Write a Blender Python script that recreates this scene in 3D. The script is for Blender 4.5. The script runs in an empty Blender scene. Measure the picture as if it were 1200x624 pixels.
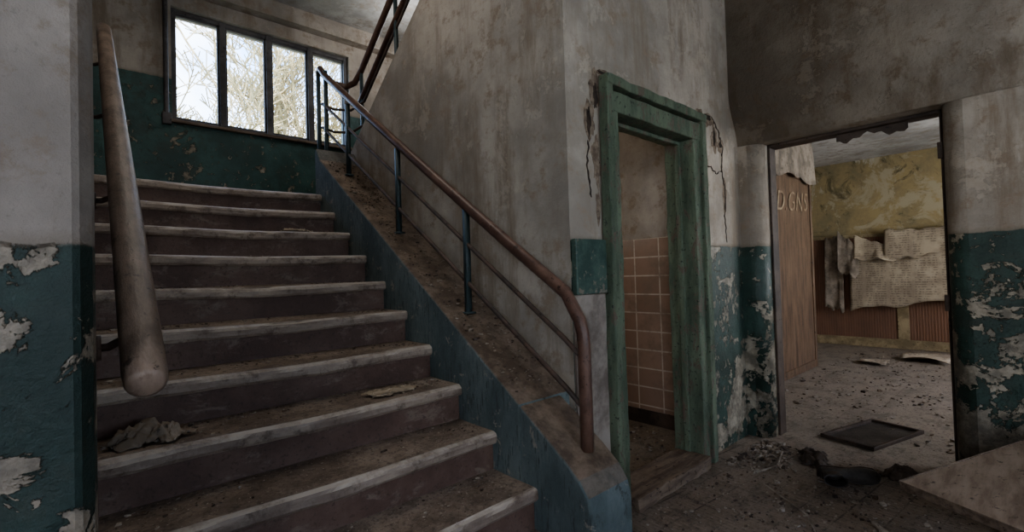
import bpy, math, random
from mathutils import Vector, Matrix, noise as mn
R = random.Random(7)
SC = bpy.context.scene

# ------------------------------------------------------------------ mesh builder
class MB:
    def __init__(s):
        s.v=[]; s.f=[]; s.m=[]
    def add(s, vs, fs, m=0, M=None):
        o=len(s.v)
        for p in vs:
            p=Vector(p)
            if M is not None: p=M@p
            s.v.append(p)
        for f in fs:
            s.f.append([i+o for i in f]); s.m.append(m)
    def box(s,x0,x1,y0,y1,z0,z1,m=0,M=None):
        vs=[(x0,y0,z0),(x1,y0,z0),(x1,y1,z0),(x0,y1,z0),(x0,y0,z1),(x1,y0,z1),(x1,y1,z1),(x0,y1,z1)]
        s.add(vs,[(0,3,2,1),(4,5,6,7),(0,1,5,4),(1,2,6,5),(2,3,7,6),(3,0,4,7)],m,M)
    def prism(s,pts,a,b,axis='z',m=0,M=None):
        n=len(pts)
        def mk(p,c):
            if axis=='z': return (p[0],p[1],c)
            if axis=='x': return (c,p[0],p[1])
            return (p[0],c,p[1])
        vs=[mk(p,a) for p in pts]+[mk(p,b) for p in pts]
        fs=[tuple(range(n))[::-1],tuple(range(n,2*n))]
        for i in range(n):
            j=(i+1)%n; fs.append((i,j,j+n,i+n))
        s.add(vs,fs,m,M)
    def tube(s,pts,r,n=10,m=0,cap=True,flat=1.0,M=None):
        pts=[Vector(p) for p in pts]
        if not isinstance(r,(list,tuple)): r=[r]*len(pts)
        T=[]
        for i in range(len(pts)):
            a=pts[max(i-1,0)]; b=pts[min(i+1,len(pts)-1)]
            T.append((b-a).normalized())
        up=Vector((0,0,1))
        if abs(T[0].dot(up))>.95: up=Vector((1,0,0))
        nrm=(up-T[0]*up.dot(T[0])).normalized()
        vs=[]; fs=[]
        for i,p in enumerate(pts):
            nrm=(nrm-T[i]*nrm.dot(T[i]))
            if nrm.length<1e-5: nrm=T[i].orthogonal()
            nrm.normalize()
            bi=T[i].cross(nrm)
            for k in range(n):
                a=2*math.pi*k/n
                vs.append(p+nrm*math.cos(a)*r[i]*flat+bi*math.sin(a)*r[i])
        for i in range(len(pts)-1):
            for k in range(n):
                k2=(k+1)%n
                fs.append((i*n+k,i*n+k2,(i+1)*n+k2,(i+1)*n+k))
        if cap:
            fs.append(tuple(range(n))[::-1]); fs.append(tuple(range((len(pts)-1)*n,len(pts)*n)))
        s.add(vs,fs,m,M)
    def grid(s,fn,nu,nv,m=0,M=None):
        vs=[fn(i/nu,j/nv) for j in range(nv+1) for i in range(nu+1)]
        fs=[(j*(nu+1)+i,j*(nu+1)+i+1,(j+1)*(nu+1)+i+1,(j+1)*(nu+1)+i) for j in range(nv) for i in range(nu)]
        s.add(vs,fs,m,M)
    def build(s,name,mats,bevel=0,smooth=False,fixn=True,parent=None,seg=2,solid=0):
        me=bpy.data.meshes.new(name)
        me.from_pydata([tuple(p) for p in s.v],[],s.f)
        for mt in mats: me.materials.append(mt)
        me.polygons.foreach_set('material_index',s.m)
        if smooth: me.polygons.foreach_set('use_smooth',[True]*len(s.f))
        me.update()
        if fixn:
            import bmesh
            bm=bmesh.new(); bm.from_mesh(me); bmesh.ops.recalc_face_normals(bm,faces=bm.faces); bm.to_mesh(me); bm.free()
        ob=bpy.data.objects.new(name,me); SC.collection.objects.link(ob)
        if solid:
            sm=ob.modifiers.new('solid','SOLIDIFY'); sm.thickness=solid
        if bevel:
            b=ob.modifiers.new('bevel','BEVEL'); b.width=bevel; b.segments=seg; b.limit_method='ANGLE'; b.angle_limit=math.radians(40)
        if parent: ob.parent=parent
        return ob

# ------------------------------------------------------------------ materials
class NT:
    def __init__(s,name):
        s.mat=bpy.data.materials.new(name); s.mat.use_nodes=True
        s.t=s.mat.node_tree; s.N=s.t.nodes; s.L=s.t.links
        s.bsdf=s.N['Principled BSDF']
        s.geo=s.N.new('ShaderNodeNewGeometry')
        s.pos=s.geo.outputs['Position']
    def put(s,sock,v):
        if isinstance(v,bpy.types.NodeSocket): s.L.new(v,sock)
        elif isinstance(v,(tuple,list)):
            sock.default_value = (*v,1) if len(v)==3 and len(sock.default_value)==4 else v
        else: sock.default_value=v
    def noise(s,scale,detail=6,rough=.6,vec=None,dist=0):
        n=s.N.new('ShaderNodeTexNoise'); s.put(n.inputs['Vector'],vec or s.pos)
        n.inputs['Scale'].default_value=scale; n.inputs['Detail'].default_value=detail
        n.inputs['Roughness'].default_value=rough; n.inputs['Distortion'].default_value=dist
        return n.outputs['Fac']
    def scl(s,v,vec=None):
        n=s.N.new('ShaderNodeVectorMath'); n.operation='MULTIPLY'; s.put(n.inputs[0],vec or s.pos); n.inputs[1].default_value=v
        return n.outputs[0]
    def mth(s,op,a,b=0.0):
        n=s.N.new('ShaderNodeMath'); n.operation=op; s.put(n.inputs[0],a); s.put(n.inputs[1],b); return n.outputs[0]
    def step(s,v,lo,hi):
        n=s.N.new('ShaderNodeMapRange'); n.interpolation_type='SMOOTHSTEP'; s.put(n.inputs['Value'],v)
        n.inputs['From Min'].default_value=lo; n.inputs['From Max'].default_value=hi; return n.outputs[0]
    def mix(s,f,a,b,mode='MIX'):
        n=s.N.new('ShaderNodeMix'); n.data_type='RGBA'; n.blend_type=mode
        s.put(n.inputs[0],f); s.put(n.inputs[6],a); s.put(n.inputs[7],b); return n.outputs[2]
    def sep(s,v=None):
        n=s.N.new('ShaderNodeSeparateXYZ'); s.put(n.inputs[0],v or s.pos); return n.outputs
    def comb(s,x,y,z):
        n=s.N.new('ShaderNodeCombineXYZ'); s.put(n.inputs[0],x); s.put(n.inputs[1],y); s.put(n.inputs[2],z); return n.outputs[0]
    def done(s,col,rough=.8,bump=None,dist=.004,strength=.6,metal=0,spec=.3):
        s.put(s.bsdf.inputs['Base Color'],col); s.put(s.bsdf.inputs['Roughness'],rough)
        s.put(s.bsdf.inputs['Metallic'],metal); s.bsdf.inputs['Specular IOR Level'].default_value=spec
        if bump is not None:
            b=s.N.new('ShaderNodeBump'); b.inputs['Strength'].default_value=strength; b.inputs['Distance'].default_value=dist
            s.put(b.inputs['Height'],bump); s.L.new(b.outputs[0],s.bsdf.inputs['Normal'])
        return s.mat

def plaster(name,up,low=None,dado=1.47,thr=.62,cream=(.38,.335,.26),base_peel=0.0,pscale=4.0):
    n=NT(name); z=n.sep()[2]
    n1=n.noise(1.1,6,.65); n2=n.noise(7,9,.75); n3=n.noise(60,4,.7)
    streak=n.noise(1.6,7,.7,n.scl((3.0,3.0,.5)))
    c=n.mix(n.step(n1,.36,.66),[k*.56 for k in up],up)
    c=n.mix(n.mth('MULTIPLY',n.step(streak,.47,.70),.8),c,[up[0]*.46,up[1]*.41,up[2]*.35])
    c=n.mix(n.mth('MULTIPLY',n.step(n2,.51,.65),.9),c,[up[0]*.58,up[1]*.52,up[2]*.46])
    blot=n.noise(2.3,10,.78,dist=.3)
    c=n.mix(n.mth('MULTIPLY',n.step(blot,.56,.60),.35),c,[up[0]*1.15,up[1]*1.12,up[2]*1.08])
    c=n.mix(n.mth('MULTIPLY',n.step(n3,.58,.7),.45),c,[k*.45 for k in up])
    h=n.mth('ADD',n.mth('MULTIPLY',n2,.9),n.mth('MULTIPLY',n3,.3))
    h=n.mth('ADD',h,n.mth('MULTIPLY',n.step(blot,.56,.58),.12))
    rough=.85
    if low:
        g=n.mix(n.step(n.noise(2.3,7,.7),.38,.66),[k*.50 for k in low],low)
        g=n.mix(n.mth('MULTIPLY',n.step(n3,.55,.68),.5),g,[k*.45 for k in low])
        g=n.mix(n.mth('MULTIPLY',n.step(n.noise(5,8,.75),.5,.64),.55),g,(.045,.05,.04))
        gz=n.mth('MULTIPLY',n.mth('SUBTRACT',dado,z),base_peel)
        pn=n.mth('ADD',n.noise(pscale,10,.70,dist=.35),gz)
        small=n.mth('ADD',n.noise(pscale*3.2,7,.65,dist=.4),n.mth('MULTIPLY',gz,.6))
        peel=n.mth('MAXIMUM',n.step(pn,thr,thr+.012),n.step(small,thr+.035,thr+.047))
        rim=n.mth('MAXIMUM',n.step(pn,thr-.025,thr),n.step(small,thr+.01,thr+.035))
        crm=n.mix(n.step(n.noise(10,7,.7),.36,.66),[k*.36 for k in cream],cream)
        g=n.mix(n.mth('MULTIPLY',rim,.7),g,[k*.35 for k in low])
        g=n.mix(peel,g,crm)
        edge=n.mth('ADD',dado,n.mth('MULTIPLY',n.mth('SUBTRACT',n.noise(12,5),.5),.03))
        msk=n.step(n.mth('SUBTRACT',edge,z),-.003,.006)
        band=n.step(n.mth('ABSOLUTE',n.mth('SUBTRACT',edge,z)),.03,.0)
        c=n.mix(n.mth('MULTIPLY',band,.35),c,(.12,.09,.06))
        c=n.mix(msk,c,g)
        h=n.mth('SUBTRACT',h,n.mth('MULTIPLY',n.mth('MULTIPLY',peel,msk),1.4))
        rough=n.mix(msk,(.9,.9,.9),(.38,.38,.38))
    return n.done(c,rough,h,.009,.9)

GRN=(.050,.086,.070)
m_hall=plaster('plaster_hall',(.42,.36,.295),GRN,1.47,.570,base_peel=.08)
m_door=plaster('plaster_doorwall',(.49,.425,.355),GRN,1.47,.575,base_peel=.07)
m_pier=plaster('plaster_pier',(.32,.285,.255),(.038,.067,.060),1.375,.565,cream=(.30,.26,.21),base_peel=.09,pscale=3.6)
m_land=plaster('plaster_landing',(.44,.385,.325),(.06,.125,.112),3.5,.61,base_peel=.02,pscale=6)
m_spine=plaster('plaster_spine',(.43,.385,.33))
m_ceil=plaster('plaster_ceiling',(.50,.48,.45))
m_room1=plaster('plaster_side_room',(.44,.40,.35))
m_room2=plaster('plaster_back_room',(.38,.33,.27))
n=NT('stained_wallpaper'); z=n.sep()[2]
c=n.mix(n.step(n.noise(1.0,7,.7),.38,.62),(.34,.265,.14),(.20,.17,.105))
c=n.mix(n.step(n.noise(2.2,8,.7,dist=.5),.52,.60),c,(.37,.32,.22))
c=n.mix(n.step(n.noise(2.6,9,.8,dist=.9),.54,.64),c,(.13,.11,.065))
c=n.mix(n.step(n.noise(1.5,9,.75,n.scl((1,2,.7))),.60,.64),c,(.40,.37,.30))
m_must=n.done(c,.9,n.noise(20,6),.005)
n=NT('reeded_wainscot'); yy=n.sep()[1]
rd=n.mth('SINE',n.mth('MULTIPLY',yy,2*math.pi/.034))
c=n.mix(n.step(n.noise(2,5,.6,n.scl((1,1,.4))),.35,.7),(.21,.115,.075),(.13,.078,.055))
c=n.mix(n.mth('MULTIPLY',n.step(rd,-.2,-1.0),.3),c,(.06,.038,.03))
m_wain=n.done(c,.7,rd,.003,.5)
n=NT('glazed_wall_tiles'); s=n.sep()
br=n.N.new('ShaderNodeTexBrick'); n.L.new(n.comb(s[1],s[2],0.0),br.inputs['Vector'])
br.offset=0; br.inputs['Scale'].default_value=1; br.inputs['Brick Width'].default_value=.235; br.inputs['Row Height'].default_value=.158
br.inputs['Mortar Size'].default_value=.006; br.inputs['Mortar Smooth'].default_value=.1
br.inputs['Color1'].default_value=(.35,.24,.18,1); br.inputs['Color2'].default_value=(.25,.165,.12,1); br.inputs['Mortar'].default_value=(.52,.45,.37,1)
c=n.mix(n.step(n.noise(3,8,.75),.42,.7),br.outputs['Color'],(.20,.15,.115))
m_tile=n.done(c,.35,br.outputs['Fac'],.003,-.5)
def floor_mat(name,a,b,grout,size,rot=0.0,dust=(.26,.21,.165),dlo=.42,dhi=.62,ribamt=.12):
    n=NT(name)
    mp=n.N.new('ShaderNodeMapping'); n.L.new(n.pos,mp.inputs[0]); mp.inputs['Rotation'].default_value=(0,0,rot)
    br=n.N.new('ShaderNodeTexBrick'); n.L.new(mp.outputs[0],br.inputs['Vector']); br.offset=0
    br.inputs['Scale'].default_value=1; br.inputs['Brick Width'].default_value=size; br.inputs['Row Height'].default_value=size
    br.inputs['Mortar Size'].default_value=.005; br.inputs['Color1'].default_value=(*a,1); br.inputs['Color2'].default_value=(*b,1); br.inputs['Mortar'].default_value=(*grout,1)
    rs=n.sep(mp.outputs[0]); rib=n.mth('SINE',n.mth('MULTIPLY',rs[0],2*math.pi/(size/6)))
    d=n.step(n.noise(2.2,9,.72),dlo,dhi)
    c=n.mix(n.mth('MULTIPLY',d,.85),br.outputs['Color'],dust)
    c=n.mix(n.mth('MULTIPLY',n.step(n.noise(5,9,.8),.48,.60),.6),c,[k*.40 for k in dust])
    c=n.mix(n.mth('MULTIPLY',n.step(n.noise(40,5,.7),.53,.66),.65),c,(.07,.055,.045))
    c=n.mix(n.step(n.noise(75,3,.6),.64,.70),c,(.42,.37,.31))
    h=n.mth('ADD',n.noise(45,6,.75),n.mth('MULTIPLY',rib,ribamt))
    h=n.mth('SUBTRACT',h,n.mth('MULTIPLY',br.outputs['Fac'],.35))
    return n.done(c,.8,h,.010,.8)
m_floor=floor_mat('ribbed_floor_tiles',(.23,.18,.14),(.19,.15,.115),(.09,.07,.055),.17,.10,dlo=.38,dhi=.60)
m_floor2=floor_mat('dusty_floor',(.19,.16,.125),(.17,.14,.11),(.12,.095,.075),.2,.0,(.27,.225,.175),.30,.55,.03)
n=NT('stair_tread_stone'); s=n.sep()
c=n.mix(n.step(n.noise(2.6,9,.75),.36,.64),(.16,.122,.095),(.33,.265,.21))
c=n.mix(n.mth('MULTIPLY',n.step(n.noise(8,9,.8),.48,.62),.6),c,(.10,.075,.058))
c=n.mix(n.mth('MULTIPLY',n.step(n.noise(50,4,.7),.50,.64),.65),c,(.07,.055,.045))
c=n.mix(n.step(n.noise(85,3),.64,.70),c,(.45,.4,.34))
m_tread=n.done(c,.6,n.noise(40,7,.75),.008,.8)
n=NT('stair_nosing'); nz=n.sep(n.geo.outputs['Normal'])[2]
c=n.mix(n.step(n.noise(3.5,9,.75,n.scl((1,3,3))),.36,.62),(.17,.132,.108),(.28,.232,.19))
c=n.mix(n.step(n.noise(12,8,.75),.50,.64),c,(.12,.09,.07))
c=n.mix(n.mth('MULTIPLY',n.mth('MULTIPLY',n.step(nz,.2,.65),.75),n.step(n.noise(5,9,.75),.36,.56)),c,(.46,.41,.35))  # highlight painted into the colour along the nosing's upper edge
m_nose=n.done(c,.42,n.noise(25,7,.75),.008,.7)
n=NT('stair_riser_paint'); s=n.sep()
c=n.mix(n.step(n.noise(2.2,8,.7),.36,.66),(.078,.048,.039),(.14,.092,.073))
c=n.mix(n.mth('MULTIPLY',n.step(n.noise(6,9,.75,n.scl((1,1,2)),.4),.52,.66),.8),c,(.19,.15,.12))
c=n.mix(n.mth('MULTIPLY',n.step(n.noise(60,3),.57,.7),.6),c,(.04,.028,.024))
m_riser=n.done(c,.55,n.noise(18,8,.75),.008,.7)
n=NT('stringer_paint'); nz=n.sep(n.geo.outputs['Normal'])[2]
c=n.mix(n.step(n.noise(3,8,.7,n.scl((1,1,.6))),.35,.66),(.085,.115,.117),(.17,.21,.21))
c=n.mix(n.step(n.noise(24,6,.75,n.scl((1,2.5,.35))),.54,.62),c,(.065,.083,.083))
c=n.mix(n.step(n.noise(11,8,.75,dist=.5),.59,.63),c,(.30,.28,.24))
dirt=n.mix(n.step(n.noise(6,9,.75),.4,.65),(.115,.083,.06),(.26,.20,.15))
c=n.mix(n.step(nz,.45,.7),c,dirt)
m_string=n.done(c,.6,n.noise(26,8,.8,n.scl((1,2,.6))),.014,1.0)
def wood(name,a,b,rough=.45,sc=(6,1,6),bmp=.3):
    n=NT(name)
    c=n.mix(n.step(n.noise(3,8,.65,n.scl(sc)),.35,.65),a,b)
    c=n.mix(n.step(n.noise(30,5,.7),.58,.68),c,[k*.4 for k in a])
    return n.done(c,rough,n.noise(12,7,.7,n.scl(sc)),.004,bmp)
m_hand=wood('handrail_wood',(.075,.044,.035),(.16,.097,.073),.35,(6,2,2))
m_pole=wood('wall_rail_wood',(.11,.082,.064),(.225,.17,.135),.38,(7,2.5,2.5),.6)
m_post=wood('railing_paint_teal',(.025,.042,.046),(.05,.07,.074),.45,(4,4,1))
m_iron=wood('railing_iron',(.05,.042,.038),(.11,.075,.06),.6,(3,3,3))
n=NT('door_frame_green')
c=n.mix(n.step(n.noise(3,8,.7,n.scl((3,3,.8))),.35,.66),(.088,.115,.080),(.18,.22,.15))
c=n.mix(n.step(n.noise(14,9,.75,n.scl((1,1,.5)),.6),.54,.59),c,(.16,.13,.10))
c=n.mix(n.step(n.noise(40,5,.7),.58,.66),c,(.04,.045,.035))
m_frame=n.done(c,.55,n.noise(22,9,.8,n.scl((2,2,.5))),.016,1.0)
m_sill=wood('old_timber',(.09,.065,.048),(.21,.16,.12),.8,(1,8,8),.8)
m_tan=wood('painted_trim_tan',(.19,.15,.09),(.36,.29,.18),.7,(1,2,2),.4)
m_panel=wood('partition_wood',(.075,.048,.033),(.165,.108,.070),.5,(5,5,.7),.4)
m_dark=wood('dark_timber',(.035,.025,.02),(.09,.065,.05),.6,(1,1,1))
m_win=wood('window_frame_paint',(.06,.055,.055),(.13,.12,.115),.6,(1,1,1))
m_board=wood('board_veneer',(.19,.14,.105),(.34,.265,.205),.4,(1.5,6,3),.3)
m_crack=wood('crack_shadow',(.025,.018,.014),(.07,.05,.038),.95,(4,4,4),1)
m_under=wood('exposed_render',(.13,.095,.07),(.28,.22,.165),.95,(7,7,7),1)
m_deb=wood('plaster_chips',(.15,.12,.095),(.38,.33,.275),.9,(3,3,3),.8)
m_leather=wood('worn_leather',(.022,.019,.017),(.07,.062,.056),.4,(2,2,2),.6)
m_cloth=wood('dirty_cloth',(.13,.108,.086),(.27,.225,.18),.95,(2,2,2),.6)
m_bark=wood('tree_bark',(.26,.21,.11),(.52,.42,.23),.9,(1,1,1))
n=NT('newspaper'); s=n.sep()
ln=n.step(n.mth('SINE',n.mth('MULTIPLY',s[2],2*math.pi/.035)),-.1,.4)
wd=n.step(n.noise(38,2,.5,n.scl((1,1,.35))),.42,.56)
col=n.step(n.mth('SINE',n.mth('MULTIPLY',s[1],2*math.pi/.3)),.97,.80)
blk=n.step(n.noise(3,2,.5),.35,.42)
ink=n.mth('MULTIPLY',n.mth('MULTIPLY',ln,wd),n.mth('MULTIPLY',col,blk))
c=n.mix(n.step(n.noise(3,6,.7),.35,.65),(.44,.37,.275),(.27,.22,.165))
c=n.mix(n.mth('MULTIPLY',ink,.5),c,(.08,.065,.05))
m_news=n.done(c,.9)
n=NT('grass_ground'); m_grass=n.done(n.mix(n.noise(1,5),(.08,.10,.04),(.2,.17,.09)),.95)
n=NT('spray_paint'); m_spray=n.done(n.mix(n.step(n.noise(9,5,.7),.4,.6),(.19,.135,.09),(.36,.29,.20)),.6)

# ------------------------------------------------------------------ parameters
RIS=.184; TR=.2755; Y1=1.218; XL=.012; XS=1.45; LZ=RIS*11; YL=Y1+TR*10
def nose(y): return RIS*(1+(y-Y1)/TR)
def top(y): return nose(y)+.27

# ------------------------------------------------------------------ shell
b=MB(); b.box(-2,3.98,-3.3,1.67,-.15,0); b.build('floor',[m_floor])
b=MB(); b.box(1.8,3.6,1.67,4.2,-.15,0.0); b.build('floor_side_room',[m_floor2])
b=MB(); b.box(3.98,9.5,-1.7,3.3,-.15,0.0); b.build('floor_back_room',[m_floor2])
b=MB(); b.prism([(-1.9,1.1),(-.022,1.1),(-.012,1.106),(.004,1.135),(XL-.004,1.17),(XL-.004,6.1),(-1.9,6.1)],0,4.65,'z'); b.build('wall_left',[m_pier])
b=MB(); b.box(-2.0,-1.8,-3.3,-2.4,0,3.6); b.box(-2.0,-1.8,-.4,1.1,0,3.6); b.box(-2.0,-1.8,-2.4,-.4,0,1.0); b.box(-2.0,-1.8,-2.4,-.4,2.7,3.6); b.build('wall_hall_left',[m_hall])
b=MB(); b.box(-2,.2,-3.3,-3.1,0,3.6); b.box(2.2,4.1,-3.3,-3.1,0,3.6); b.box(.2,2.2,-3.3,-3.1,0,.9); b.box(.2,2.2,-3.3,-3.1,2.6,3.6); b.build('wall_rear',[m_hall])
b=MB(); b.box(-2,4.1,-3.3,1.1,3.6,3.75); b.box(1.9,4.1,1.1,1.57,3.6,3.75); b.build('ceiling',[m_ceil])
b=MB(); b.box(-2,3.85,.95,6.5,4.65,4.8); b.build('ceiling_stairwell',[m_ceil])
b=MB(); b.box(-2,4.1,.95,1.1,3.75,4.65); b.build('wall_stairwell_front',[m_hall])
WX0,WX1,WZ0,WZ1,WY=.67,2.62,3.06,4.30,6.1
b=MB(); b.box(XL,WX0,WY,WY+.3,0,4.65); b.box(WX1,3.85,WY,WY+.3,0,4.65); b.box(WX0,WX1,WY,WY+.3,0,WZ0); b.box(WX0,WX1,WY,WY+.3,WZ1,4.65)
b.box(XL,3.55,WY-.14,WY,4.46,4.65)
b.build('wall_window',[m_land])
b=MB(); ztop=lambda y:2.02+.45+.668*(4.2-y)
b.prism([(1.77,0),(4.2,0),(4.2,ztop(4.2)),(1.77,ztop(1.77))],1.8,1.9,'x'); b.build('wall_stair_spine',[m_spine])
b=MB()
b.box(1.80,2.09,1.57,1.77,0,4.65); b.box(3.13,3.85,1.57,1.77,0,4.65); b.box(2.09,3.13,1.57,1.77,2.30,4.65)
o=b.build('wall_center',[m_door,m_spine],fixn=False)
for p in o.data.polygons:
    if p.normal.x<-.9 and p.center.x<1.81: p.material_index=1
b=MB(); b.box(3.55,3.85,1.77,6.1,0,4.65); b.build('wall_side_room',[m_room1])
b=MB(); b.box(3.53,3.548,1.775,4.19,.12,1.58); b.build('wall_tiling',[m_tile],bevel=.003)
b=MB(); b.box(3.525,3.548,1.775,4.19,0,.12); b.build('baseboard_side_room',[m_dark],bevel=.005)
b=MB(); b.box(1.9,3.55,4.2,4.35,0,LZ-.17); b.build('wall_side_room_back',[m_room1])
DY0,DY1,DX,DZ=.376,1.40,3.85,2.26
def rounded(y_open,y_far,sgn,x0,x1,r=.10):
    pts=[(x0,y_far),(x0,y_open+sgn*r)]
    for k in range(1,8):
        a=math.pi/2*k/8
        pts.append((x0+r-r*math.cos(a), y_open+sgn*(r-r*math.sin(a))))
    pts+=[(x0+r,y_open),(x1,y_open),(x1,y_far)]
    return pts
b=MB()
b.prism(rounded(DY1,1.57,1,DX-.02,4.1),0,DZ)
b.prism(rounded(DY0,-3.1,-1,DX-.02,4.1),0,DZ)
o=b.build('wall_right',[m_hall])
for p in o.data.polygons: p.use_smooth=abs(p.normal.z)<.5 and p.area<2.2*.06
b=MB()
cov=[(4.1,DZ),(3.835,DZ)]
for k in range(1,25):
    a=k/24; sm=a*a*(3-2*a); cov.append((3.835-.13*sm, DZ+.38*a))
cov+=[(3.705,3.6),(4.1,3.6)]
b.prism(cov,-3.1,1.57,'y')
o=b.build('wall_right_lintel',[m_hall])
for p in o.data.polygons: p.use_smooth=(len(p.vertices)==4 and p.normal.x<-.1)
# back room shell
b=MB(); b.box(9.3,9.5,-1.7,3.3,0,3.1); b.build('wall_back_room_far',[m_must])
b=MB(); b.box(9.265,9.298,-1.49,3.09,.14,1.74); b.build('wainscot_panelling',[m_wain])
b=MB(); b.box(9.24,9.298,-1.49,3.09,0,.14); b.box(9.25,9.298,1.36,1.50,.14,1.74); b.box(9.245,9.298,-1.49,3.09,1.74,1.79); b.build('baseboard_back_room',[m_tan],bevel=.006)
b=MB(); b.box(4.1,9.3,3.1,3.3,0,3.1); b.build('wall_back_room_left',[m_room2])
b=MB(); b.box(4.1,5.2,-1.7,-1.5,0,3.1); b.box(8.2,9.3,-1.7,-1.5,0,3.1); b.box(5.2,8.2,-1.7,-1.5,0,.9); b.box(5.2,8.2,-1.7,-1.5,2.5,3.1); b.build('wall_back_room_right',[m_room2])
b=MB(); b.box(3.98,9.5,-1.7,3.3,3.0,3.2); b.build('ceiling_back_room',[m_ceil])
b=MB(); b.box(4.1,4.3,1.57,3.1,0,3.0); b.build('wall_back_room_front',[m_room2])

# landing slab & upper flight
b=MB(); b.box(XL,1.79,YL+.06,6.1,LZ-.17,LZ-.001); b.box(1.79,3.55,4.2,6.1,LZ-.17,LZ-.001); b.build('floor_landing',[m_tread])
b=MB()
pts=[(4.19,LZ-.17),(4.19,LZ)]
y=4.19; z=LZ
for k in range(8):
    z+=RIS; pts.append((y,z)); y-=TR; pts.append((y,z))
pts.append((y,z-.25))
b.prism(pts,1.995,3.545,'x'); b.build('staircase_upper_flight',[m_tread])

# ------------------------------------------------------------------ staircase
b=MB()
NX=60
prof=[]
for k in range(1,12):
    yn=Y1+TR*(k-1); zt=RIS*k
    prof.append((yn+.028,zt-RIS,2))
    prof.append((yn+.028,zt-.056,1))
    prof.append((yn+.004,zt-.054,1)); prof.append((yn-.004,zt-.042,1)); prof.append((yn-.004,zt-.018,1))
    prof.append((yn+.001,zt-.006,1)); prof.append((yn+.012,zt,1)); prof.append((yn+.026,zt+.0005,0))
    prof.append((yn+TR*.6,zt-.0015,0))
prof.append((YL+.08,LZ+.001,0))
vs=[];fs=[];ms=[]
n=len(prof)
for i in range(NX+1):
    x=XL+(XS-.002-XL)*i/NX
    for j,(yy,zz,mm) in enumerate(prof):
        q=Vector((x*3,yy*7,zz*9))
        dy=0;dz=0
        wear=.014*math.exp(-((x-.75)/.42)**2)
        if mm==1:
            w=mn.noise(q)*.012+mn.noise(q*4)*.006
            dy=w+wear*.4; dz=-abs(w)*.6-wear
            if prof[j-1][2]==2: dy=0;dz=0
        elif mm==0: dz=-wear*.8
        vs.append((x,yy+dy,zz+dz))
for i in range(NX):
    for j in range(n-1):
        fs.append((i*n+j,(i+1)*n+j,(i+1)*n+j+1,i*n+j+1)); ms.append(prof[j][2])
b.v+= [Vector(v) for v in vs]; b.f+=fs; b.m+=ms
b.prism([(Y1+.06,0),(YL-.01,0),(YL-.01,LZ-.2),(YL-.05,LZ-.2)]+[(YL-.06,LZ-.26),(Y1+.06,.02)],XL+.01,XS-.01,'x',2)
b.build('staircase',[m_tread,m_nose,m_riser],fixn=False)

# stringer (parapet)
b=MB()
b.prism([(1.20,0),(1.20,.34),(1.215,.41),(1.26,.47),(1.34,top(1.34)),(1.6,top(1.6)),(1.6,0)],XS,1.725,'x')
b.prism([(1.6,0),(1.6,top(1.6)),(4.02,top(4.02)),(4.10,top(4.10)+.06),(4.12,top(4.10)+.02),(4.12,0)],XS,1.797,'x')
b.build('stair_stringer',[m_string],bevel=.012,seg=3)

# ------------------------------------------------------------------ railing (one object)
HX=1.6
def hz(y): return nose(y)+.885
b=MB()
path=[(HX,1.335,top(1.335)),(HX,1.335,.75),(HX,1.335,.98),(HX,1.34,1.04),(HX,1.355,1.095),(HX,1.385,1.14),(HX,1.43,hz(1.43)+.005)]
for k in range(1,10): 
    y=1.43+(4.25-1.43)*k/9; path.append((HX,y,hz(y)+.06*(k/9)**2))
zt=hz(4.25)+.12
UX=.37
path+=[(HX,4.36,zt+.04),(HX+.03,4.46,zt+.075),(HX+.10,4.52,zt+.05),(HX+.2,4.535,zt+.01),(HX+.30,4.50,zt-.01),(HX+.355,4.42,zt+.02),(HX+UX,4.30,zt+.10)]
for k in range(1,8):
    y=4.30-.4*k; path.append((HX+UX,y,zt+.10+.668*.4*k))
b.tube(path,.031,12,0,flat=.85)
for h,r in ((.18,.012),(.40,.012)):
    p=[(HX,1.335,top(1.335)+h-.01),(HX,1.45,top(1.45)+h)]
    p+=[(HX,4.3,top(4.3)+h),(HX+.03,4.42,top(4.36)+h),(HX+.17,4.49,top(4.36)+h),(HX+.31,4.42,top(4.36)+h),(HX+UX,4.25,top(4.36)+h+.05),(HX+UX,1.8,top(4.36)+h+.05+.668*2.45)]
    b.tube(p,r,8,2)
p=[(HX+UX,4.38,zt-.22)]+[(HX+UX,4.30-.4*k,zt-.16+.668*.4*k) for k in range(0,7)]
b.tube(p,.024,8,0)
for y in (2.17,2.95,3.77):
    zb=top(y)
    b.box(HX-.015,HX+.015,y-.015,y+.015,zb,hz(y)-.02,1)
    b.box(HX-.03,HX+.03,y-.03,y+.03,zb,zb+.012,1)
b.box(HX-.015,HX+.015,4.22,4.25,LZ,zt-.02,1); b.box(HX-.015,HX+.015,4.40,4.43,LZ,zt+.04,1)
for y in (4.3,3.6,2.8):
    b.box(HX+UX-.013,HX+UX+.013,y-.013,y+.013,LZ+ (0 if y>4.2 else .668*(4.2-y)),zt+.10+.668*(4.3-y)-.02,1)
o=b.build('stair_railing',[m_hand,m_post,m_iron],smooth=True)

# wall handrail on left
b=MB()
PX=.082
def pz(y): return nose(y)+.945
pp=[];rr=[]
for k,(dy,r) in enumerate([(0,.024),(.003,.032),(.010,.036),(.03,.038)]):
    pp.append((PX,1.18+dy,pz(1.18+dy))); rr.append(r)
for k in range(1,15): y=1.22+2.75*k/14; pp.append((PX,y,pz(y))); rr.append(.038)
b.tube(pp,rr,20,0)
for y in (1.42,2.05,2.75,3.5):
    b.tube([(XL,y,pz(y)-.10),(.03,y,pz(y)-.10),(.065,y,pz(y)-.08),(PX,y,pz(y)-.03)],.009,8,1)
    b.tube([(XL-.003,y,pz(y)-.10),(XL+.006,y,pz(y)-.10)],.028,12,1)
b.build('wall_handrail',[m_pole,m_iron],smooth=True)

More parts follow.
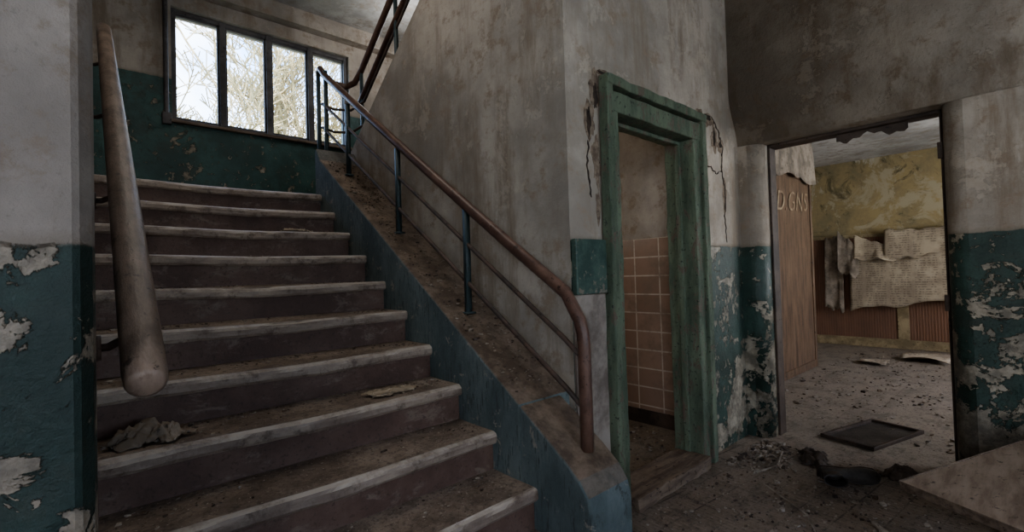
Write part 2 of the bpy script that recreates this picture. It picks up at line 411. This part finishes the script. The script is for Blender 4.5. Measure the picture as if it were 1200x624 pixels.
# ------------------------------------------------------------------ window
b=MB(); fy0,fy1=WY+.06,WY+.13
fw=.045
b.box(WX0,WX1,fy0,fy1,WZ0,WZ0+fw,0); b.box(WX0,WX1,fy0,fy1,WZ1-fw,WZ1,0)
for i in range(5):
    x=WX0+(WX1-WX0)*i/4
    x0,x1=x-.03,x+.03
    if i==0:x0,x1=WX0,WX0+.05
    if i==4:x0,x1=WX1-.05,WX1
    b.box(x0,x1,fy0-.01,fy1,WZ0,WZ1,0)
for i in range(4):
    xa=WX0+(WX1-WX0)*i/4+.03; xb=WX0+(WX1-WX0)*(i+1)/4-.03
    b.box(xa,xa+.02,fy0+.015,fy1-.01,WZ0+fw,WZ1-fw,0); b.box(xb-.02,xb,fy0+.015,fy1-.01,WZ0+fw,WZ1-fw,0)
    b.box(xa,xb,fy0+.015,fy1-.01,WZ0+fw,WZ0+fw+.02,0); b.box(xa,xb,fy0+.015,fy1-.01,WZ1-fw-.02,WZ1-fw,0)
b.build('window_1',[m_win],bevel=.004)
b=MB(); b.box(WX0-.03,WX1+.03,WY-.05,WY+.055,WZ0-.03,WZ0+.002); b.build('trim_window_sill',[m_sill],bevel=.006)
b=MB(); b.tube([(WX0-.05,WY-.03,4.45),(WX0-.05,WY-.03,3.2),(WX0-.05,WY-.03,3.08)],.022,10); b.box(WX0-.09,WX0-.01,WY-.06,WY,3.0,3.12); b.build('conduit_pipe',[m_win],bevel=.004)

def casement(name,x0,x1,y,z0,z1,nb=3,M=None):
    b=MB(); b.box(x0,x1,y-.03,y+.03,z0,z0+.06,0,M); b.box(x0,x1,y-.03,y+.03,z1-.06,z1,0,M)
    for i in range(nb+1):
        x=x0+(x1-x0)*i/nb; b.box(max(x-.03,x0),min(x+.03,x1),y-.03,y+.03,z0,z1,0,M)
    b.build(name,[m_win],bevel=.004)
casement('window_2',.2,2.2,-3.2,.9,2.6)  # unseen rear window, put in for the rear fill light
casement('window_3',5.2,8.2,-1.6,.9,2.5,4)
casement('window_4',-2.4,-.4,1.9,1.0,2.7,3,Matrix.Rotation(math.radians(90),4,'Z'))  # unseen side window, put in for the left fill light

# ------------------------------------------------------------------ door 1 frame
b=MB()
def jag(x0,x1,y0,y1,z0,z1,axis='z',n=30,a=.006):
    segs=n
    vs=[];fs=[]
    for i in range(segs+1):
        t=i/segs
        for (p,q) in ((0,0),(1,0),(1,1),(0,1)):
            if axis=='z':
                v=Vector((x0+(x1-x0)*p,y0+(y1-y0)*q,z0+(z1-z0)*t))
            else:
                v=Vector((x0+(x1-x0)*t,y0+(y1-y0)*p,z0+(z1-z0)*q))
            v+=mn.noise_vector(v*9)*a+mn.noise_vector(v*31)*a*.5
            vs.append(v)
    for i in range(segs):
        for k in range(4):
            k2=(k+1)%4; fs.append((i*4+k,i*4+k2,(i+1)*4+k2,(i+1)*4+k))
    fs.append((3,2,1,0)); fs.append((segs*4,segs*4+1,segs*4+2,segs*4+3))
    b.add(vs,fs,0)
jag(2.095,2.185,1.525,1.74,.0,2.29); jag(3.025,3.12,1.525,1.74,.0,2.29)
jag(2.095,3.12,1.52,1.74,2.18,2.295,'x')
jag(2.055,2.11,1.50,1.56,0,2.36,a=.006); jag(3.11,3.175,1.50,1.56,0,2.36,a=.006); jag(2.055,3.175,1.495,1.56,2.31,2.365,'x',a=.007)
jag(2.185,2.205,1.62,1.66,.05,2.18,a=.003); jag(3.005,3.027,1.62,1.66,.05,2.18,a=.003); jag(2.2,3.01,1.62,1.66,2.155,2.18,'x',a=.003)
b.build('door_1_frame',[m_frame],bevel=.006)
b=MB(); 
jag(2.19,3.02,1.48,1.72,.0,.075,'x',a=.010)
b.build('door_1_threshold',[m_sill],bevel=.006)
n=NT('leftover_green_paint'); c=n.mix(n.step(n.noise(8,8,.75),.4,.65),(.04,.07,.06),(.075,.115,.095)); c=n.mix(n.step(n.noise(18,8,.75),.56,.60),c,(.2,.17,.14)); m_lg=n.done(c,.5,n.noise(20,6),.006)
n=NT('bare_plaster'); c=n.mix(n.step(n.noise(4,8,.7),.38,.65),(.16,.13,.11),(.33,.29,.25)); m_bare=n.done(c,.9,n.noise(20,8,.7),.008,.9)
b=MB(); b.box(1.803,2.056,1.556,1.569,0,1.19); b.build('trim_bare_plaster_patch',[m_bare])
b=MB(); b.box(1.803,2.05,1.535,1.569,1.192,1.475); b.build('junction_box_cover',[m_lg],bevel=.006)

# broken plaster around the frame: ragged thin patches + hairline cracks
def patch(b,cx,cz,rx,rz,m,yy=1.5675):
    k=26; pts=[]
    sd=R.random()*50
    for i in range(k):
        a=2*math.pi*i/k
        q=1+.55*mn.noise(Vector((math.cos(a)*1.6+sd,math.sin(a)*1.6,0)))+R.uniform(-.14,.14)
        pts.append((cx+math.cos(a)*rx*q,cz+math.sin(a)*rz*q))
    b.prism(pts,yy,1.5705,'y',m)
def crack(b,pts,w):
    P=[]
    for (a,c) in zip(pts[:-1],pts[1:]):
        for k in range(7):
            t=k/7; P.append((a[0]+(c[0]-a[0])*t+R.uniform(-.008,.008),a[1]+(c[1]-a[1])*t+R.uniform(-.008,.008)))
    P.append(pts[-1])
    vs=[];fs=[]
    for i,(x,z) in enumerate(P):
        j=min(i+1,len(P)-1); i0=max(i-1,0)
        d=Vector((P[j][0]-P[i0][0],P[j][1]-P[i0][1])).normalized()
        ww=w*R.uniform(.15,1.0)*(1 if 0<i<len(P)-1 else .1)
        vs.append((x-d.y*ww,1.566,z+d.x*ww)); vs.append((x+d.y*ww,1.566,z-d.x*ww))
        vs.append((x-d.y*ww,1.571,z+d.x*ww)); vs.append((x+d.y*ww,1.571,z-d.x*ww))
    for i in range(len(P)-1):
        a=i*4; fs+=[(a,a+1,a+5,a+4),(a,a+4,a+6,a+2),(a+1,a+3,a+7,a+5)]
    b.add(vs,fs,0)
b=MB()
for (cx,cz,rx,rz) in ((2.035,2.28,.04,.10),(1.985,2.12,.045,.10),(2.03,1.90,.03,.13),(2.035,1.65,.02,.10),(2.15,2.39,.10,.025),(2.45,2.385,.14,.018),(2.9,2.39,.16,.025),
                      (3.22,2.38,.07,.05),(3.34,2.38,.09,.06),(3.43,2.27,.05,.09),(3.22,2.10,.035,.13),(3.21,1.72,.025,.16),(3.53,2.22,.05,.05),(3.57,1.86,.03,.12),(3.21,1.1,.02,.15)):
    patch(b,cx,cz,rx,rz,1)
for (cx,cz,rx,rz) in ((1.975,2.10,.018,.07),(2.04,2.26,.015,.07),(3.33,2.40,.05,.018),(3.43,2.27,.018,.06),(3.22,2.15,.012,.08),(3.53,2.23,.025,.02),(3.575,1.86,.010,.09),(2.12,2.395,.05,.010)):
    patch(b,cx,cz,rx,rz,0,1.5655)
crack(b,[(3.40,2.42),(3.5,2.33),(3.56,2.2),(3.53,2.05),(3.58,1.9),(3.56,1.7),(3.58,1.5)],.010)
crack(b,[(3.24,2.0),(3.35,2.05),(3.45,2.0),(3.55,2.05)],.005)
crack(b,[(1.97,2.0),(1.95,1.85),(1.98,1.7)],.006)
b.build('trim_broken_plaster',[m_crack,m_under])

b=MB(); b.box(3.97,4.09,DY0,DY0+.018,0,DZ); b.box(3.97,4.09,DY1-.018,DY1,0,DZ); b.box(3.97,4.09,DY0,DY1,DZ-.022,DZ)
b.box(3.94,3.97,DY0+.002,DY0+.03,1.95,2.05); b.box(3.94,3.97,DY0+.002,DY0+.03,1.0,1.1)
b.build('door_2_frame',[m_dark],bevel=.003)
b=MB(); b.grid(lambda u,v:(4.02,.55+u*.40,DZ-.025-v*(.04+.02*math.sin(u*9)+.01*math.sin(u*31))),20,3); b.build('torn_lining_strip',[m_dark],solid=.006)

# ------------------------------------------------------------------ back room contents
b=MB()
b.box(5.0,7.1,2.0,2.06,0,2.48,0)
for x in (5.0,5.5,7.03): b.box(x,x+.07,1.985,2.0,0,2.48,0)
for z in (.0,2.40): b.box(5.0,7.1,1.988,2.0,z,z+.09,0)
b.box(7.04,7.1,2.06,3.1,0,2.48,0)
b.box(5.0,7.1,1.98,2.08,2.48,3.0,1)
par=b.build('wooden_partition',[m_panel,m_room2],bevel=.004)
cu=bpy.data.curves.new('graffiti','FONT'); cu.body='D.GNS'; cu.size=.34; cu.extrude=.001; cu.offset=-.003; cu.shear=.3; cu.space_character=1.1
go=bpy.data.objects.new('graffiti',cu); SC.collection.objects.link(go); cu.materials.append(m_spray)
go.location=(5.85,1.990,1.96); go.rotation_euler=(math.pi/2,-.05,0); go.parent=par
b=MB(); b.grid(lambda u,v:(5.25+u*1.82,1.955-.02*math.sin(u*14)*v-.01*v,2.97-v*(.60+.03*math.sin(u*6+1)+.02*math.sin(u*23))),40,10)
b.build('torn_hanging_lining',[m_cloth],solid=.01,smooth=True)

def sheet(b,y0,y1,zt0,zt1,zb0,zb1,off=.05,amp=.02,ph=0,m=0,curl=0):
    def fn(u,v):
        y=y0+(y1-y0)*u
        z=(zt0+(zt1-zt0)*u)*(1-v)+(zb0+(zb1-zb0)*u)*v
        x=9.22-off-amp*math.sin(u*7+ph+v*2)*v-.4*amp*math.sin(u*11+v*5+ph)-.10*v
        z+=(.02*math.sin(u*11+ph)+.012*math.sin(u*27)+.05*mn.noise(Vector((u*7,ph,v*2))))*(1 if v>.5 else .6)
        return (x,y,z)
    b.grid(fn,34,18,m)
b=MB()
sheet(b,2.40,2.14,1.74,1.82,.62,.56,.04,.02,0,1)
sheet(b,2.20,1.92,1.84,1.60,1.20,1.12,.10,.03,1.4,1)
sheet(b,2.06,.60,1.46,1.66,.58,.78,.03,.012,.6,0)
sheet(b,1.98,1.40,1.78,1.50,1.38,1.36,.08,.02,2.2,0)
sheet(b,1.60,.60,1.82,1.82,1.34,1.50,.06,.015,.2,0)
b.build('hanging_newspaper',[m_news,m_cloth],solid=.004,smooth=True)
b=MB()
b.grid(lambda u,v:(8.0+.5*u+.05*v,.8+.5*v,.03+.05*abs(math.sin(u*4+v*3))),14,10)
b.grid(lambda u,v:(7.5+.25*u,1.35+.3*v,.02+.03*abs(math.sin(u*5+v*2))),10,8)
b.build('crumpled_paper',[m_news],solid=.004,smooth=True)

# ------------------------------------------------------------------ loose things on the floor
b=MB(); M=Matrix.Translation((4.43,.90,0.0))@Matrix.Rotation(math.radians(-15),4,'Z')
L,W,t=.35,.18,.022
b.box(-L,L,-W,-W+t,.002,.028,0,M); b.box(-L,L,W-t,W,.002,.028,0,M); b.box(-L,-L+t,-W,W,.002,.028,0,M); b.box(L-t,L,-W,W,.002,.028,0,M)
b.box(-L+t,L-t,-W+t,W-t,.002,.010,1,M)
b.build('picture_frame',[m_dark,m_leather],bevel=.003)

b=MB()
M=Matrix.Translation((3.30,.93,.055))@Matrix.Rotation(math.radians(-62),4,'Z')@Matrix.Rotation(math.radians(78),4,'X')
secs=[(-.015,.045,.055,.03),(.0,.06,.07,.036),(.04,.065,.075,.038),(.09,.055,.062,.038),(.14,.045,.048,.043),(.19,.038,.040,.048),(.235,.034,.034,.046),(.27,.028,.026,.036),(.29,.018,.014,.016)]
vs=[];fs=[];nn=14
for (x,zc,hh,ww) in secs:
    for k in range(nn):
        a=2*math.pi*k/nn
        vs.append((x,math.cos(a)*ww,max(zc+math.sin(a)*hh,.004)))
for i in range(len(secs)-1):
    for k in range(nn):
        k2=(k+1)%nn; fs.append((i*nn+k,i*nn+k2,(i+1)*nn+k2,(i+1)*nn+k))
fs.append(tuple(range(nn))); fs.append(tuple(range((len(secs)-1)*nn,len(secs)*nn)))
b.add(vs,fs,0,M)
sh=[(.035,.09,.050,.038),(.03,.14,.047,.038),(.022,.19,.050,.04),(.012,.25,.056,.045),(.005,.29,.06,.05)]
vs=[];fs=[]
for (xc,z,rx,ry) in sh:
    for k in range(nn):
        a=2*math.pi*k/nn; vs.append((xc+rx*math.cos(a)+.004*math.sin(5*a+z*40),ry*math.sin(a)*.7,z))
for (xc,z,rx,ry) in ((.005,.285,.052,.042),(.02,.18,.042,.03)):
    for k in range(nn):
        a=2*math.pi*k/nn; vs.append((xc+rx*math.cos(a),ry*math.sin(a)*.7,z))
for i in range(6):
    for k in range(nn):
        k2=(k+1)%nn; fs.append((i*nn+k,i*nn+k2,(i+1)*nn+k2,(i+1)*nn+k))
b.add(vs,fs,0,M)
sole=[(-.02,-.03),(.06,-.034),(.14,-.03),(.2,-.045),(.26,-.04),(.295,-.015),(.298,.015),(.26,.045),(.2,.05),(.14,.036),(.06,.036),(-.02,.03)]
b.prism(sole,-.008,.006,'z',1,M)
b.prism([(-.022,-.032),(.06,-.034),(.06,.036),(-.022,.032)],-.03,-.008,'z',1,M)
b.build('leather_boot',[m_leather,m_dark],smooth=True)

def rag(b,cx,cy,cz,sx,sy,h,seed,rot=0,m=0,fl=.02):
    def fn(u,v):
        a=(u-.5);c=(v-.5)
        q=Vector((a*3+seed,c*3,seed*1.7))
        r=max(0,1-(a*a+c*c)*3.6)
        z=h*r*(.3+1.1*abs(mn.noise(q*1.4))+.5*abs(mn.noise(q*3.1)))+fl*abs(mn.noise(q*4))+.003
        x=a*sx+.22*sx*mn.noise(q*1.1+Vector((9,0,0))); y=c*sy+.22*sy*mn.noise(q*1.1+Vector((0,9,0)))
        X=x*math.cos(rot)-y*math.sin(rot); Y=x*math.sin(rot)+y*math.cos(rot)
        return (cx+X,cy+Y,cz+z)
    b.grid(fn,30,30,m)
b=MB(); rag(b,3.62,1.06,0,.26,.16,.06,3,.4); rag(b,3.70,.62,0,.22,.13,.06,8,-.4)
b.build('discarded_rags',[m_dark],smooth=True,solid=.004)
b=MB(); rag(b,.13,Y1+TR*3+.15,RIS*4,.20,.14,.07,11,.3); rag(b,.20,Y1+TR*3+.13,RIS*4,.12,.12,.06,12,.9)
b.build('crumpled_rag',[m_cloth],smooth=True,solid=.003)
b=MB(); rag(b,1.12,Y1+TR*3+.15,RIS*4,.24,.13,.012,14,.15,fl=.012)
rag(b,1.10,Y1+TR*8+.12,RIS*9,.18,.1,.02,19,.15)
b.build('torn_paper',[m_news],smooth=True,solid=.002)

A=Vector((2.77,.467,.30)); e1=Vector((.63,-.40,.13)).normalized(); e2=Vector((-.235,-.41,.02)); e2=(e2-e1*e2.dot(e1)).normalized(); e3=e2.cross(e1).normalized()
if e3.z<0: e3=-e3
M=Matrix(((e1.x,e2.x,e3.x,A.x),(e1.y,e2.y,e3.y,A.y),(e1.z,e2.z,e3.z,A.z),(0,0,0,1)))
b=MB()
b.box(0,1.12,0,.72,-.035,0,0,M)
b.box(.0,1.12,-.006,0,-.035,.004,1,M); b.box(-.006,0,0,.72,-.035,.004,1,M)
b.tube([M@Vector((1.0,.0,.03)),M@Vector((1.05,.4,.03)),M@Vector((1.06,.7,.03))],.03,12,1)
b.build('wooden_tabletop',[m_board,m_sill],bevel=.003)
b=MB()
cx,cy,cw,ch=3.28,-.30,.24,.30
for i in range(3):
    z=.01+i*.10
    b.box(cx-cw,cx+cw,cy-cw,cy-cw+.015,z,z+.08); b.box(cx-cw,cx+cw,cy+cw-.015,cy+cw,z,z+.08)
    b.box(cx-cw,cx-cw+.015,cy-cw,cy+cw,z,z+.08); b.box(cx+cw-.015,cx+cw,cy-cw,cy+cw,z,z+.08)
for sx in (-1,1):
    for sy in (-1,1): b.box(cx+sx*(cw-.035)-.02,cx+sx*(cw-.035)+.02,cy+sy*(cw-.035)-.02,cy+sy*(cw-.035)+.02,0,.30)
b.box(cx-cw,cx+cw,cy-cw,cy+cw,.01,.025)
b.build('wooden_crate',[m_sill],bevel=.003)
b=MB()
b.tube([(2.62,.52,.01),(2.5,.33,.012),(2.38,.15,.02)],.010,6)
b.tube([(3.0,1.15,.008),(2.75,.85,.02),(2.55,.74,.01)],.004,5)
b.tube([(2.9,.6,.012),(2.72,.42,.015)],.012,6)
b.tube([(3.6,1.25,.012),(3.3,1.18,.02),(3.1,1.25,.01)],.006,6)
b.build('fallen_twigs',[m_deb])

def chips(b,n,fn,s0,s1):
    for _ in range(n):
        x,y,z=fn(); s=R.uniform(s0,s1)*(1 if R.random()<.93 else 2)
        k=R.choice((4,5,6)); ph=R.random()*6; pts=[]
        for i in range(k):
            a=ph+2*math.pi*i/k; r=s*R.uniform(.5,1.1); pts.append((math.cos(a)*r,math.sin(a)*r*R.uniform(.6,1)))
        M=Matrix.Translation((x,y,z+s*.16))@Matrix.Rotation(R.uniform(-.3,.3),4,'X')@Matrix.Rotation(R.uniform(-.3,.3),4,'Y')
        b.prism(pts,-s*.12,s*R.uniform(.1,.45),'z',R.choice((0,0,1,2)),M)
b=MB()
chips(b,1700,lambda:(R.uniform(1.85,3.78),R.uniform(-.05,1.44),0),.003,.012)
chips(b,300,lambda:(R.uniform(3.15,3.78),1.46-abs(R.gauss(0,.14)),0),.006,.018)
chips(b,45,lambda:(R.uniform(2.5,3.7),R.uniform(.4,1.4),0),.014,.026)
chips(b,800,lambda:(R.uniform(4.35,8.8),R.uniform(.2,1.9),0),.006,.020)
chips(b,400,lambda:(R.uniform(2.2,3.45),R.uniform(1.85,3.4),0),.006,.022)
b.build('plaster_debris',[m_deb,m_dark,m_sill])
b=MB()
def st():
    k=R.randint(1,10); x=R.choice((R.uniform(0.03,1.42),1.42-abs(R.gauss(0,.12)),.03+abs(R.gauss(0,.2)))); x=min(max(x,.03),1.42); return (x,Y1+TR*(k-1)+min(TR,.06+abs(R.gauss(.16,.08))),RIS*k-.003)
chips(b,2200,st,.002,.009)
b.build('stair_debris',[m_deb,m_dark,m_sill])
b=MB()
def sg():
    y=R.uniform(1.65,4.0); return (R.uniform(XS+.04,1.78),y,top(y)+.002)
chips(b,800,sg,.003,.011)
b.build('stringer_debris',[m_deb,m_dark,m_sill])

# ------------------------------------------------------------------ outside
b=MB(); b.box(-30,40,7.5,60,-.6,-.5); b.build('ground_outside',[m_grass])
def tree(b,base,h,rng):
    def br(p,d,L,r,lv):
        pts=[p];rs=[r]; dd=d.copy(); q=p.copy()
        ns=4 if lv<3 else 3
        for i in range(ns):
            dd=(dd+Vector((rng.uniform(-.2,.2),rng.uniform(-.2,.2),rng.uniform(-.05,.16)))).normalized()
            q=q+dd*L/ns; pts.append(q.copy()); rs.append(max(r*(1-.40*(i+1)/ns),.013))
        b.tube(pts,rs,5 if lv<3 else 3,0,cap=False)
        if lv>=6: return
        nc=3 if lv<5 else 4
        for i in range(nc):
            t=rng.uniform(.35,1); idx=min(int(t*ns),ns-1); s=pts[idx].lerp(pts[idx+1],t*ns-idx)
            a=Vector((rng.uniform(-1,1),rng.uniform(-1,1),rng.uniform(-.25,.9))).normalized()
            nd=(dd*.65+a*.8).normalized()
            br(s,nd,L*rng.uniform(.6,.82),max(rs[idx]*.66,.011),lv+1)
        if lv<2: br(q,dd,L*.8,rs[-1],lv+1)
    br(Vector(base),Vector((0,0,1)),h*.33,h*.018,0)
for i,(x,y,h) in enumerate([(2.0,14,10.5),(4.9,15,11),(7.2,14.5,10)]):
    b=MB(); tree(b,(x,y,-.55),h,random.Random(20+i)); b.build('bare_tree',[m_bark],fixn=False)

# ------------------------------------------------------------------ light
w=bpy.data.worlds.new('sky'); SC.world=w; w.use_nodes=True; t=w.node_tree; N=t.nodes; Lk=t.links
bg=N['Background']; tc=N.new('ShaderNodeTexCoord'); sp=N.new('ShaderNodeSeparateXYZ'); Lk.new(tc.outputs['Generated'],sp.inputs[0])
rp=N.new('ShaderNodeValToRGB'); Lk.new(sp.outputs[2],rp.inputs[0])
rp.color_ramp.elements[0].position=.0; rp.color_ramp.elements[0].color=(.52,.72,.95,1)
rp.color_ramp.elements[1].position=.6; rp.color_ramp.elements[1].color=(.18,.38,.85,1)
nz=N.new('ShaderNodeTexNoise'); nz.inputs['Scale'].default_value=4.5; nz.inputs['Detail'].default_value=6; Lk.new(tc.outputs['Generated'],nz.inputs['Vector'])
mr=N.new('ShaderNodeMapRange'); Lk.new(nz.outputs['Fac'],mr.inputs['Value']); mr.inputs['From Min'].default_value=.46; mr.inputs['From Max'].default_value=.70
mx=N.new('ShaderNodeMix'); mx.data_type='RGBA'; Lk.new(mr.outputs[0],mx.inputs[0]); Lk.new(rp.outputs[0],mx.inputs[6]); mx.inputs[7].default_value=(1,1,1,1)
Lk.new(mx.outputs[2],bg.inputs[0]); bg.inputs[1].default_value=6.5
def area(name,loc,rot,sx,sy,e,col=(1,1,1),portal=False):
    l=bpy.data.lights.new(name,'AREA'); l.shape='RECTANGLE'; l.size=sx; l.size_y=sy; l.energy=e; l.color=col
    o=bpy.data.objects.new(name,l); SC.collection.objects.link(o); o.location=loc; o.rotation_euler=rot
    if portal: l.cycles.is_portal=True
    return o
area('window_portal',((WX0+WX1)/2,WY+.2,(WZ0+WZ1)/2),(math.radians(-90),0,0),WX1-WX0,WZ1-WZ0,1,portal=True)
area('rear_fill',(1.2,-3.4,1.75),(math.radians(90),0,0),2.0,1.7,22,(1,.89,.77))  # added fill from behind the camera, outside the unseen rear window
area('left_fill',(-2.1,-1.4,1.85),(0,math.radians(-90),0),1.7,2.0,44,(1,.89,.77))  # added fill for the right wall, outside the unseen hall window
area('back_room_daylight',(6.7,-1.8,1.7),(math.radians(90),0,0),3.0,1.6,78,(1,.87,.70))
area('stairwell_fill',(.8,2.9,4.6),(0,0,0),1.0,1.8,20,(1,.93,.84))  # unseen overhead fill, added to brighten spine wall and treads
def point(name,loc,e,r,col):
    l=bpy.data.lights.new(name,'POINT'); l.energy=e; l.shadow_soft_size=r; l.color=col
    o=bpy.data.objects.new(name,l); SC.collection.objects.link(o); o.location=loc
point('side_room_fill',(2.35,3.3,1.9),15,.15,(1,.89,.78))  # added point fill, out of view, brightens the side room
point('landing_fill',(2.9,5.0,4.2),22,.3,(.95,.97,1))  # extra unseen point fill on the landing, no fixture there
s=bpy.data.lights.new('sun','SUN'); s.energy=9; s.angle=.01; s.color=(1,.93,.8); so=bpy.data.objects.new('sun',s); SC.collection.objects.link(so)
so.rotation_euler=(math.radians(38),0,math.radians(35))
try: SC.view_settings.look='AgX - Medium High Contrast'
except Exception: pass
SC.view_settings.exposure=0.22

# ------------------------------------------------------------------ camera
th=math.radians(48.2); pt=math.radians(1.14); ph=math.radians(1.7)
f=Vector((math.cos(th)*math.cos(pt),math.sin(th)*math.cos(pt),math.sin(pt)))
r0=Vector((math.sin(th),-math.cos(th),0)); u0=r0.cross(f)
Rv=r0*math.cos(ph)-u0*math.sin(ph); Uv=r0*math.sin(ph)+u0*math.cos(ph)
cam=bpy.data.cameras.new('camera'); cam.sensor_width=36; cam.lens=554/1200*36; cam.clip_start=.02
co=bpy.data.objects.new('camera',cam); SC.collection.objects.link(co)
co.matrix_world=Matrix(((Rv.x,Uv.x,-f.x,0),(Rv.y,Uv.y,-f.y,0),(Rv.z,Uv.z,-f.z,1.3),(0,0,0,1)))
SC.camera=co
